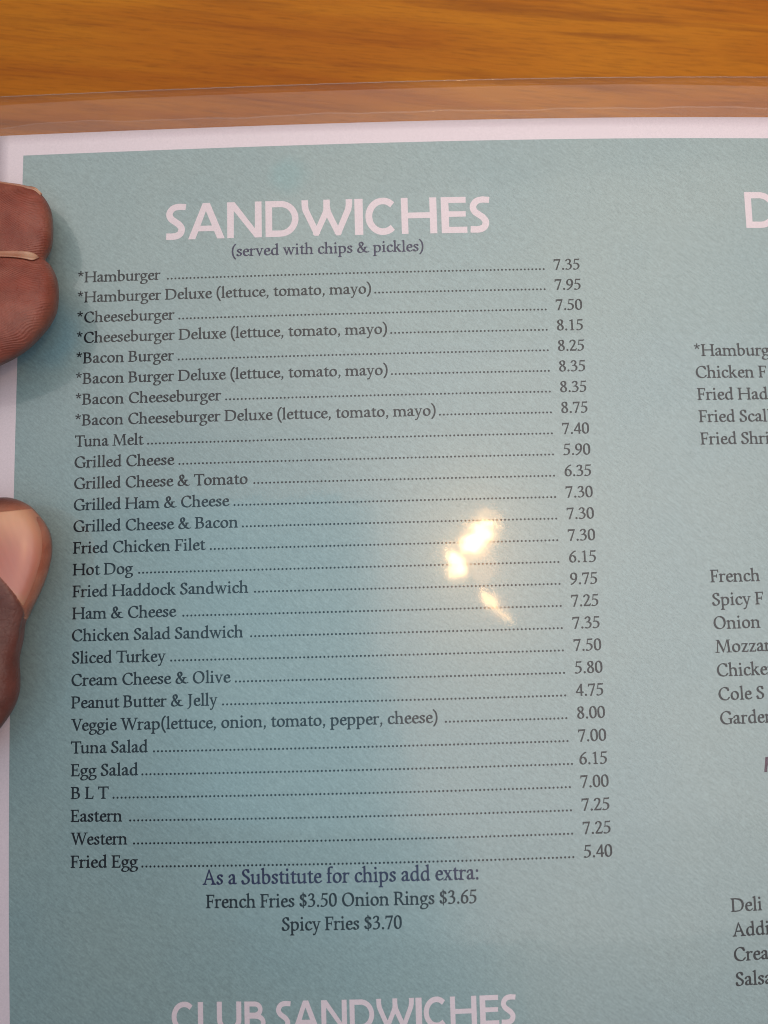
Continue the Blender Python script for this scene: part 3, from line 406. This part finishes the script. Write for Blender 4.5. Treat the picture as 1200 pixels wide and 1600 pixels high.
def glyph(k):
    if k not in TRI:
        loops = []
        for fl in FONT[k][1:]:
            loops.append([Vector((fl[i], fl[i+1], 0)) for i in range(0, len(fl), 2)])
        flat = [p for l in loops for p in l]
        # outer outlines run one way round, holes the other: give each outline its own holes
        area2 = [sum(l[i-1].x * l[i].y - l[i].x * l[i-1].y for i in range(len(l))) for l in loops]
        big = max(range(len(loops)), key=lambda i: abs(area2[i]))
        sign = 1 if area2[big] > 0 else -1
        start = [sum(len(q) for q in loops[:i]) for i in range(len(loops))]
        def inside(p, l):
            c = False
            for i in range(len(l)):
                a, b = l[i-1], l[i]
                if (a.y > p.y) != (b.y > p.y) and p.x < (b.x-a.x) * (p.y-a.y) / (b.y-a.y) + a.x: c = not c
            return c
        tris = []
        for i, l in enumerate(loops):
            if area2[i] * sign < 0: continue
            grp = [i] + [j for j in range(len(loops)) if area2[j] * sign < 0 and inside(loops[j][0], l)]
            ids = [start[g] + q for g in grp for q in range(len(loops[g]))]
            tris += [tuple(ids[q] for q in tt) for tt in tessellate_polygon([loops[g] for g in grp])]
        good = []
        for t in tris:
            a, b, c = (flat[i] for i in t)
            ar = (b.x-a.x)*(c.y-a.y) - (b.y-a.y)*(c.x-a.x)
            if abs(ar) > 1e-3: good.append(t if ar > 0 else (t[0], t[2], t[1]))
        TRI[k] = (np.array([(p.x, p.y) for p in flat]), good)
    return TRI[k]
def lay(text, head=''):
    out = []; x = 0.0
    for i, ch in enumerate(text):
        if ch == ' ': x += 227; continue
        out.append((head + ch, x)); x += FONT[head + ch][0] + KERN.get(text[i:i+2], 0)
    return out, x
def text_mesh(name, items, parent, mat, h=0.04):
    """items: (glyph, u, v, scale_u, scale_v, turn)"""
    V = []; F = []
    for g, u, v, su, sv, ca in items:
        P, T = glyph(g); o = sum(len(a) for a in V)
        V.append(np.c_[u + P[:, 0] * su / 1000, v + P[:, 1] * sv / 1000 + P[:, 0] * su / 1000 * ca])
        F += [tuple(o + k for k in t) for t in T]
    A = np.concatenate(V)
    return link(name, mesh(name, on_page(A[:, 0], A[:, 1], h), F, smooth=False), parent, mat)
def line(name, text, u0, v, em, u1=None, mat=None, head='', v1=None, h=0.04):
    L_, wd = lay(text, head)
    last = FONT[L_[-1][0]]; ink_r = max(max(f[0::2]) for f in last[1:])
    ink = L_[-1][1] + ink_r
    first = FONT[L_[0][0]]; ink_l = min(min(f[0::2]) for f in first[1:])
    su = em if u1 is None else (u1 - u0) / ((ink - ink_l) / 1000)
    ca = 0 if v1 is None else (v1 - v) / (u1 - u0)
    off = ink_l * su / 1000
    return text_mesh(name, [(g, u0 - off + x * su / 1000, v + ca * x * su / 1000, su, em, ca) for g, x in L_], paper, mat or M_INK, h), su
EM = 3.73
X0, XP = 13.25, 125.28
ROWS = json.loads('''[["*Hamburger",-30.777,31.83,32.83,117.41,"7.35"],["*Hamburger Deluxe (lettuce, tomato, mayo)",-35.434,78.64,78.92,117.41,"7.95"],["*Cheeseburger",-40.091,35.03,35.46,117.41,"7.50"],["*Cheeseburger Deluxe (lettuce, tomato, mayo)",-44.748,81.94,82.22,117.41,"8.15"],["*Bacon Burger",-49.405,34.95,35.37,117.4,"8.25"],["*Bacon Burger Deluxe (lettuce, tomato, mayo)",-54.062,81.83,82.11,117.4,"8.35"],["*Bacon Cheeseburger",-58.719,45.39,45.81,117.4,"8.35"],["*Bacon Cheeseburger Deluxe (lettuce, tomato, mayo)",-63.376,92.02,92.3,117.39,"8.75"],["Tuna Melt",-68.033,28.47,28.75,117.39,"7.40"],["Grilled Cheese",-72.69,35.21,35.62,117.39,"5.90"],["Grilled Cheese & Tomato",-77.347,51.02,51.85,117.38,"6.35"],["Grilled Ham & Cheese",-82.004,47.13,47.55,117.38,"7.30"],["Grilled Cheese & Bacon",-86.661,48.9,49.32,117.38,"7.30"],["Fried Chicken Filet",-91.318,42.02,42.43,117.37,"7.30"],["Hot Dog",-95.975,26.34,27.03,117.37,"6.15"],["Fried Haddock Sandwich",-100.632,51.01,51.82,117.37,"9.75"],["Ham & Cheese",-105.289,35.72,36.54,117.37,"7.25"],["Chicken Salad Sandwich",-109.946,49.85,50.93,117.37,"7.35"],["Sliced Turkey",-114.603,33.41,33.95,117.37,"7.50"],["Cream Cheese & Olive",-119.26,47.22,47.62,117.38,"5.80"],["Peanut Butter & Jelly",-123.917,44.36,44.9,117.38,"4.75"],["Veggie Wrap(lettuce, onion, tomato, pepper, cheese)",-128.574,90.26,91.33,117.39,"8.00"],["Tuna Salad",-133.231,29.62,30.3,117.4,"7.00"],["Egg Salad",-137.888,27.59,27.86,118.12,"6.15"],["B L T",-142.545,21.36,21.76,117.42,"7.00"],["Eastern",-147.202,24.2,25.28,117.43,"7.25"],["Western",-151.859,25.27,26.08,117.45,"7.25"],["Fried Egg",-156.516,27.54,27.81,117.47,"5.40"]]''')
for t, v, ue, d0, d1, pr in ROWS:
    line('menu_item', t, X0, v, EM, ue)
    pitch = EM * 0.2275
    n = round((d1 - d0) / pitch); pitch = (d1 - d0) / n
    text_mesh('dot_leader', [('o.', d1 - (k + 1) * pitch + 0.2, v, EM, EM, 0) for k in range(n)], paper, M_INK)
    L_, wd = lay(pr)
    text_mesh('price', [(g, XP - (wd - 42) / 1000 * EM + x * EM / 1000, v, EM, EM, 0) for g, x in L_], paper, M_INK)
line('heading', 'SANDWICHES', 32.95, -21.55, 12.1, 105.75, M_WHITE, 'h', -21.85)
line('serving_note', '(served with chips & pickles)', 47.72, -25.9, 3.83, 90.56, M_NAVY)
line('serving_note', 'As a Substitute for chips add extra:', 40.95, -160.1, 4.5, 97.6, M_NAVY)
line('side_price', 'French Fries $3.50 Onion Rings $3.65', 41.63, -164.75, 4.0, 97.07)
line('side_price', 'Spicy Fries $3.70', 57.13, -169.4, 4.0, 81.68)
line('heading', 'CLUB SANDWICHES', 34.25, -189.35, 8.45, 104.3, M_WHITE, 'h', -188.65)
line('heading', 'D', 164.0, -21.3, 12.1, None, M_WHITE, 'h')
line('heading', 'F', 158.75, -140.95, 4.4, None, M_PURPLE, 'h')
for k, t in enumerate(['*Hamburger', 'Chicken F', 'Fried Haddock', 'Fried Scallops', 'Fried Shrimp']):
    line('menu_item', t, 149.95, -50.95 - 4.985 * k, 4.04)
for k, t in enumerate(['French', 'Spicy F', 'Onion', 'Mozzarella', 'Chicken', 'Cole S', 'Garden']):
    line('menu_item', t, 149.95, -100.95 - 4.975 * k, 4.04)
for k, t in enumerate(['Deli', 'Addi', 'Cream', 'Salsa']):
    line('menu_item', t, 149.6, -168.6 - 4.86 * k, 4.04)

# ------------------------------------------------------------------ hand
def sweep(rings, n=40):
    """rings: (centre, axis_a, axis_b, ra, rb); closed tube with pointed caps"""
    V = []; F = []
    for c, a, b, ra, rb in rings:
        for k in range(n):
            th = 2 * math.pi * k / n
            ct, st = math.cos(th), math.sin(th)
            e = 0.97
            V.append(np.array(c) + np.array(a) * ra * math.copysign(abs(ct) ** e, ct) + np.array(b) * rb * math.copysign(abs(st) ** e, st))
    m_ = len(rings)
    for i in range(m_ - 1):
        for k in range(n):
            F.append((i*n + k, i*n + (k+1) % n, (i+1)*n + (k+1) % n, (i+1)*n + k))
    V.append(np.array(rings[0][0])); V.append(np.array(rings[-1][0]))
    for k in range(n):
        F.append((len(V) - 2, (k+1) % n, k)); F.append((len(V) - 1, (m_-1)*n + k, (m_-1)*n + (k+1) % n))
    return V, F
def smooth_rows(rows, n):
    """Catmull-Rom through rows of numbers"""
    A = np.array(rows, float); out = []
    for i in range(len(A) - 1):
        p0 = A[i-1] if i else 2*A[i] - A[i+1]; p1 = A[i]; p2 = A[i+1]; p3 = A[i+2] if i + 2 < len(A) else 2*A[i+1] - A[i]
        for t in np.arange(n) / n:
            out.append(0.5 * ((2*p1) + (p2-p0)*t + (2*p0-5*p1+4*p2-p3)*t*t + (3*p1-p0-3*p2+p3)*t**3))
    out.append(A[-1]); return out
EX, EY, EZ = np.eye(3)
def sight(c):
    d = CAM - np.asarray(c); d = d / np.linalg.norm(d)
    return d if c[0] > -22 else EZ
def finger(rows, tail):
    """rows: pixel x, top y, bottom y, centre height mm, half depth mm;  tail: (centre mm, half width, half depth)"""
    R = []
    for px, t, b, z, hz in rows:
        z = z - 1.2; hz = hz * 0.82
        P = unproject(px, t, z); Q = unproject(px, b, z)
        R.append(np.r_[(P + Q) / 2, abs(P[1] - Q[1]) / 2, hz])
    for c, hw, hz in tail: R.append(np.r_[c, hw, hz])
    return sweep([(r[:3], EY, sight(r[:3]), max(r[3], .05), max(r[4], .05)) for r in smooth_rows(R, 4)])
def chain(pts, n=5):
    """pts: (x, y, z, half width, half depth) in mm; rings square to the path"""
    R = smooth_rows(pts, n); rings = []
    for i, r in enumerate(R):
        d = R[min(i+1, len(R)-1)][:3] - R[max(i-1, 0)][:3]; d = d / np.linalg.norm(d)
        a = np.cross(EZ, d); a /= np.linalg.norm(a); b = np.cross(d, a)
        rings.append((r[:3], a, b, r[3], r[4]))
    return sweep(rings)
UPPER = [(83.5, 358, 366, 3.5, .6), (82.5, 345, 381, 3.5, 3.0), (80, 331, 393, 3.5, 4.6), (74, 317, 404, 3.6, 6.0), (64, 304, 414, 3.7, 7.2), (52, 295, 421, 3.8, 8.0),
         (36, 289, 428, 4, 8.6), (15, 285.5, 433, 4.2, 9.0), (-15, 283, 437, 4.4, 9.2), (-70, 278, 438, 4.6, 9.3)]
LOWER = [(92.3, 458, 468, 6.0, .6), (91.2, 447, 481, 6.0, 3.2), (88.5, 435, 492, 6.0, 5.0), (83, 422, 504, 6.1, 6.6), (75, 411, 516, 6.3, 7.8), (64, 404, 529, 6.5, 8.8),
         (48, 400, 545, 6.8, 9.5), (28, 397, 559, 7.0, 10.0), (0, 393, 573, 7.2, 10.3), (-40, 388, 588, 7.2, 10.5), (-90, 384, 598, 7.0, 10.6)]
THUMB = [(777, -8, 12), (779, -24, 20), (784, -42, 34), (793, -58, 49), (805, -71, 60), (820, -81, 71), (838, -88, 78.5), (858, -92, 81), (880, -95, 79), (905, -97, 72),
         (935, -99, 59), (960, -102, 46), (978, -106, 40), (1003, -112, 37), (1030, -119, 31), (1055, -126, 32), (1080, -134, 31.5), (1103, -142, 25), (1125, -150, 12), (1150, -160, -7), (1190, -178, -36)]
parts = []
parts.append(finger(UPPER, [(np.array([-38., -22, 4]), 9.6, 9.2), (np.array([-60., -22, 3]), 10.2, 9.8), (np.array([-88., -24, 0]), 11, 11)]))
parts.append(finger(LOWER, [(np.array([-36., -42, 6]), 10.6, 10.2), (np.array([-60., -43, 4]), 11, 10.5), (np.array([-88., -46, 0]), 12, 12)]))
def thumb_rings():
    R = []
    for i, (py, xl, xr) in enumerate(THUMB):
        t = min(1.0, (py - 777) / 60.0); hz = 0.5 + 7.6 * math.sqrt(max(0, 1 - (1 - t) ** 2))
        z = 6.4
        P = unproject(xl, py, z); Q = unproject(xr, py, z)
        R.append(np.r_[(P + Q) / 2, abs(P[0] - Q[0]) / 2, hz])
    return sweep([(r[:3], -EX, sight(r[:3]), r[3], r[4]) if i < 4 * len(THUMB) else (r[:3], -EX * .7 + EY * .7, EZ, r[3], r[4]) for i, r in enumerate(smooth_rows(R, 4))])
parts.append(thumb_rings())
parts.append(chain([(-19, -125, 5.5, 6, 5), (-24, -131, 5.5, 10, 8), (-38, -139, 5, 12.5, 10.5), (-60, -134, 4, 15, 13), (-88, -110, 2, 19, 15), (-112, -80, 0, 24, 16), (-125, -60, 0, 20, 12)]))
parts.append(chain([(-22, 2, 2, 3, 3), (-26, 1, 2, 7.5, 7.5), (-36, 0, 2, 8.6, 8.6), (-60, -2, 2, 9.3, 9.2), (-92, -6, 0, 11, 11)]))
parts.append(chain([(-40, 21, 0, 3, 3), (-43, 20, 0, 6.2, 6.2), (-52, 18, 0, 7.4, 7.4), (-70, 15, 0, 8, 8), (-95, 8, 0, 10, 10)]))
parts.append(chain([(-78, -18, 0, 20, 9), (-88, -20, 0, 38, 12), (-115, -30, 0, 42, 14), (-145, -45, 0, 38, 15), (-170, -55, 0, 28, 14), (-195, -62, 0, 27, 16), (-260, -82, 0, 33, 25), (-330, -104, 0, 36, 29), (-336, -106, 0, 8, 6)]))
bmv = []; bmf = []
for V, F in parts:
    o = len(bmv); bmv += [v * MM for v in V]; bmf += [tuple(o + k for k in f) for f in F]
raw = mesh('hand_raw', bmv, bmf)
bmx = bmesh.new(); bmx.from_mesh(raw); bmesh.ops.recalc_face_normals(bmx, faces=bmx.faces); bmx.to_mesh(raw); bmx.free()
tmp = bpy.data.objects.new('hand_raw', raw); COL.objects.link(tmp)
r = tmp.modifiers.new('r', 'REMESH'); r.mode = 'VOXEL'; r.voxel_size = 0.00045; r.use_smooth_shade = True
sm = tmp.modifiers.new('s', 'SMOOTH'); sm.iterations = 6; sm.factor = 0.5
dg = bpy.context.evaluated_depsgraph_get()
hm = bpy.data.meshes.new_from_object(tmp.evaluated_get(dg))
bpy.data.objects.remove(tmp); bpy.data.meshes.remove(raw)
hm.name = 'hand'
nv = len(hm.vertices)
co = np.empty(nv * 3); hm.vertices.foreach_get('co', co); co = co.reshape(-1, 3) / MM
nr = np.empty(nv * 3); hm.vertices.foreach_get('normal', nr); nr = nr.reshape(-1, 3)
px = to_px(co)
def sst(a, b, x): t = np.clip((x - a) / (b - a), 0, 1); return t * t * (3 - 2 * t)
near = (co[:, 0] > -60)
is_thumb = near * sst(700, 740, px[:, 1]) * sst(-70, -50, co[:, 0])
# nail fold: the skin rises over the root of the thumb nail
FX = np.array([-110, -80, -40, 0, 12, 25, 33, 40, 60]); FY = np.array([960, 905, 886, 898, 912, 930, 947, 968, 1010.])
fold = px[:, 1] - np.interp(px[:, 0], FX, FY)
up = sst(0.1, 0.5, nr[:, 2])
lift = is_thumb * up * (0.8 * sst(-7, 9, fold) - 0.8 * sst(20, 130, fold))
# knuckle creases over the thumb joint
for (ax, ay, bx, by, dep, wd) in [(-40, 1060, 12, 1122, .42, 4.0), (-40, 1082, 6, 1132, .5, 4.0), (-60, 1020, -5, 1085, .25, 4), (-30, 1025, 22, 1070, .12, 3)]:
    tx, ty = bx - ax, by - ay; L2 = tx*tx + ty*ty
    tt = np.clip(((px[:, 0] - ax) * tx + (px[:, 1] - ay) * ty) / L2, 0, 1)
    dd = np.hypot(px[:, 0] - ax - tt * tx, px[:, 1] - ay - tt * ty)
    lift -= is_thumb * up * dep * np.exp(-(dd / wd) ** 2)
bare = co.copy()
co = co + nr * lift[:, None]
hm.vertices.foreach_set('co', (co * MM).ravel())
# skin colouring of the real hand: pale red-brown pads, darker backs
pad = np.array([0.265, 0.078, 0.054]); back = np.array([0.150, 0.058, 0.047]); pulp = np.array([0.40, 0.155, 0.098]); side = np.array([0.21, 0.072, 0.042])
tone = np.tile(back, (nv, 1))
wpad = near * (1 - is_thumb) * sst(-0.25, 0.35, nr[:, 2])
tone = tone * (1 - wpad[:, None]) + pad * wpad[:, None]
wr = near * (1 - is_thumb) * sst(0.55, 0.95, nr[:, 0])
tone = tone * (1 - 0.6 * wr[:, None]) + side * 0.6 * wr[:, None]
wp = is_thumb * (1 - sst(-5, 5, fold)) * sst(777, 800, px[:, 1] + 0.1 * px[:, 0])
tone = tone * (1 - wp[:, None]) + pulp * wp[:, None]
ct = hm.attributes.new('skin_tone', 'FLOAT_COLOR', 'POINT')
ct.data.foreach_set('color', np.c_[tone, np.ones(nv)].ravel())
rt = hm.attributes.new('ridge', 'FLOAT', 'POINT')
rt.data.foreach_set('value', (wpad * sst(-.1, .5, nr[:, 2])).astype(float))
hm.polygons.foreach_set('use_smooth', [True] * len(hm.polygons))
hm.update()
hand = link('hand', hm, None, mat_skin())
tag(hand, 'hand at the left edge of the menu, two fingertips above a thumb', 'hand')
M_NAIL = mat_nail()
bvh = BVHTree.FromPolygons([tuple(c) for c in bare * MM], [tuple(p.vertices) for p in hm.polygons])
def nail(name, left, right, lift, thick, tone_fn, nx=24, ny=30, smooth_it=2, dive=0.0):
    """left/right: outlines as pixel rows from root to tip; laid on the finger where the view ray meets the skin"""
    Lr = np.array(smooth_rows(left, 6)); Rr = np.array(smooth_rows(right, 6))
    def res(A, n):
        s = np.r_[0, np.cumsum(np.hypot(*np.diff(A, axis=0).T))]; q = np.linspace(0, s[-1], n)
        return np.c_[np.interp(q, s, A[:, 0]), np.interp(q, s, A[:, 1])]
    Lr, Rr = res(Lr, ny), res(Rr, ny)
    P = np.zeros((ny, nx, 3)); ok = np.zeros((ny, nx), bool); col = np.zeros((ny, nx, 3)); c0 = Vector(CAM * MM)
    for j in range(ny):
        for i in range(nx):
            f = i / (nx - 1); q = Lr[j] * (1 - f) + Rr[j] * f
            d = ROT.T @ np.array([(q[0] - 600) / FPX, (800 - q[1]) / FPX, -1.0]); d /= np.linalg.norm(d)
            h = bvh.ray_cast(c0, Vector(d))
            if h[0] is not None:
                P[j, i] = h[0]; ok[j, i] = True
            else:
                P[j, i] = unproject(q[0], q[1], lift[2]) * MM
            col[j, i] = tone_fn(j / (ny - 1), f, q)
    for _ in range(smooth_it * 4):
        Q = P.copy(); Q[1:-1, 1:-1] = (P[:-2, 1:-1] + P[2:, 1:-1] + P[1:-1, :-2] + P[1:-1, 2:] + 2 * P[1:-1, 1:-1]) / 6
        P = Q
    tj = np.linspace(0, 1, ny)[:, None]
    P[..., 2] += (lift[0] + (lift[1] - lift[0]) * tj - 0.5 * (dive * (1 - sst(0.0, 0.13, tj)))) * MM
    V = list(P.reshape(-1, 3)); F = []
    idx = np.arange(nx * ny).reshape(ny, nx)
    for j in range(ny - 1):
        for i in range(nx - 1): F.append((idx[j, i], idx[j, i+1], idx[j+1, i+1], idx[j+1, i]))
    me = mesh(name, V, F)
    a = me.attributes.new('nail_tone', 'FLOAT_COLOR', 'POINT')
    a.data.foreach_set('color', np.c_[col.reshape(-1, 3), np.ones(nx * ny)].ravel())
    o = link(name, me, hand, M_NAIL)
    s = o.modifiers.new('thickness', 'SOLIDIFY'); s.thickness = thick * MM; s.offset = 0
    return o
def thumb_tone(t, f, q):
    bed = np.array([0.52, 0.19, 0.145]); deep = np.array([0.50, 0.20, 0.165]); tip = np.array([0.64, 0.32, 0.20]); cut = np.array([0.52, 0.28, 0.19]); edge = np.array([0.50, 0.18, 0.095])
    c = bed + (tip - bed) * float(sst(0.45, 0.95, t))
    c = c + (deep - c) * float(1 - sst(0.0, 0.45, t)) * 0.8
    c = c + (cut - c) * float(1 - sst(0.08, 0.24, t))
    c = c + (edge - c) * float(sst(0.78, 1.0, f)) * 0.8
    return c
nail('thumb_nail', [(-88, 915), (-92, 880), (-86, 840), (-72, 815), (-46, 806)], [(41, 968), (57, 938), (71, 906), (81, 868), (80, 838), (69, 815), (51, 796)], (0.25, 0.45, 4.5), 0.35, thumb_tone, nx=60, ny=80, smooth_it=6, dive=1.0)
def nail_edge_tone(t, f, q):
    return np.array([0.46, 0.20, 0.125]) * (1 - 0.2 * t) + np.array([0.16, 0.15, 0.11]) * float(sst(0.7, 0.9, t) - sst(0.93, 1, t))
nail('fingernail', [(-60, 397), (-20, 395), (20, 393.5), (45, 395), (56, 398.5), (62.5, 403)], [(-60, 403.5), (-20, 402), (15, 402.5), (38, 405), (52, 407.5), (62, 404.5)], (0.3, 0.55, 5.0), 0.2, nail_edge_tone, nx=8, ny=40, smooth_it=3)
nail('fingernail', [(-10, 283), (30, 289), (42, 291.5), (56, 294), (66, 303)], [(-10, 284.5), (30, 291), (42, 294.5), (54, 297.5), (64, 306)], (0.0, 0.1, 3.6), 0.3, nail_edge_tone, nx=6, ny=24, smooth_it=3)
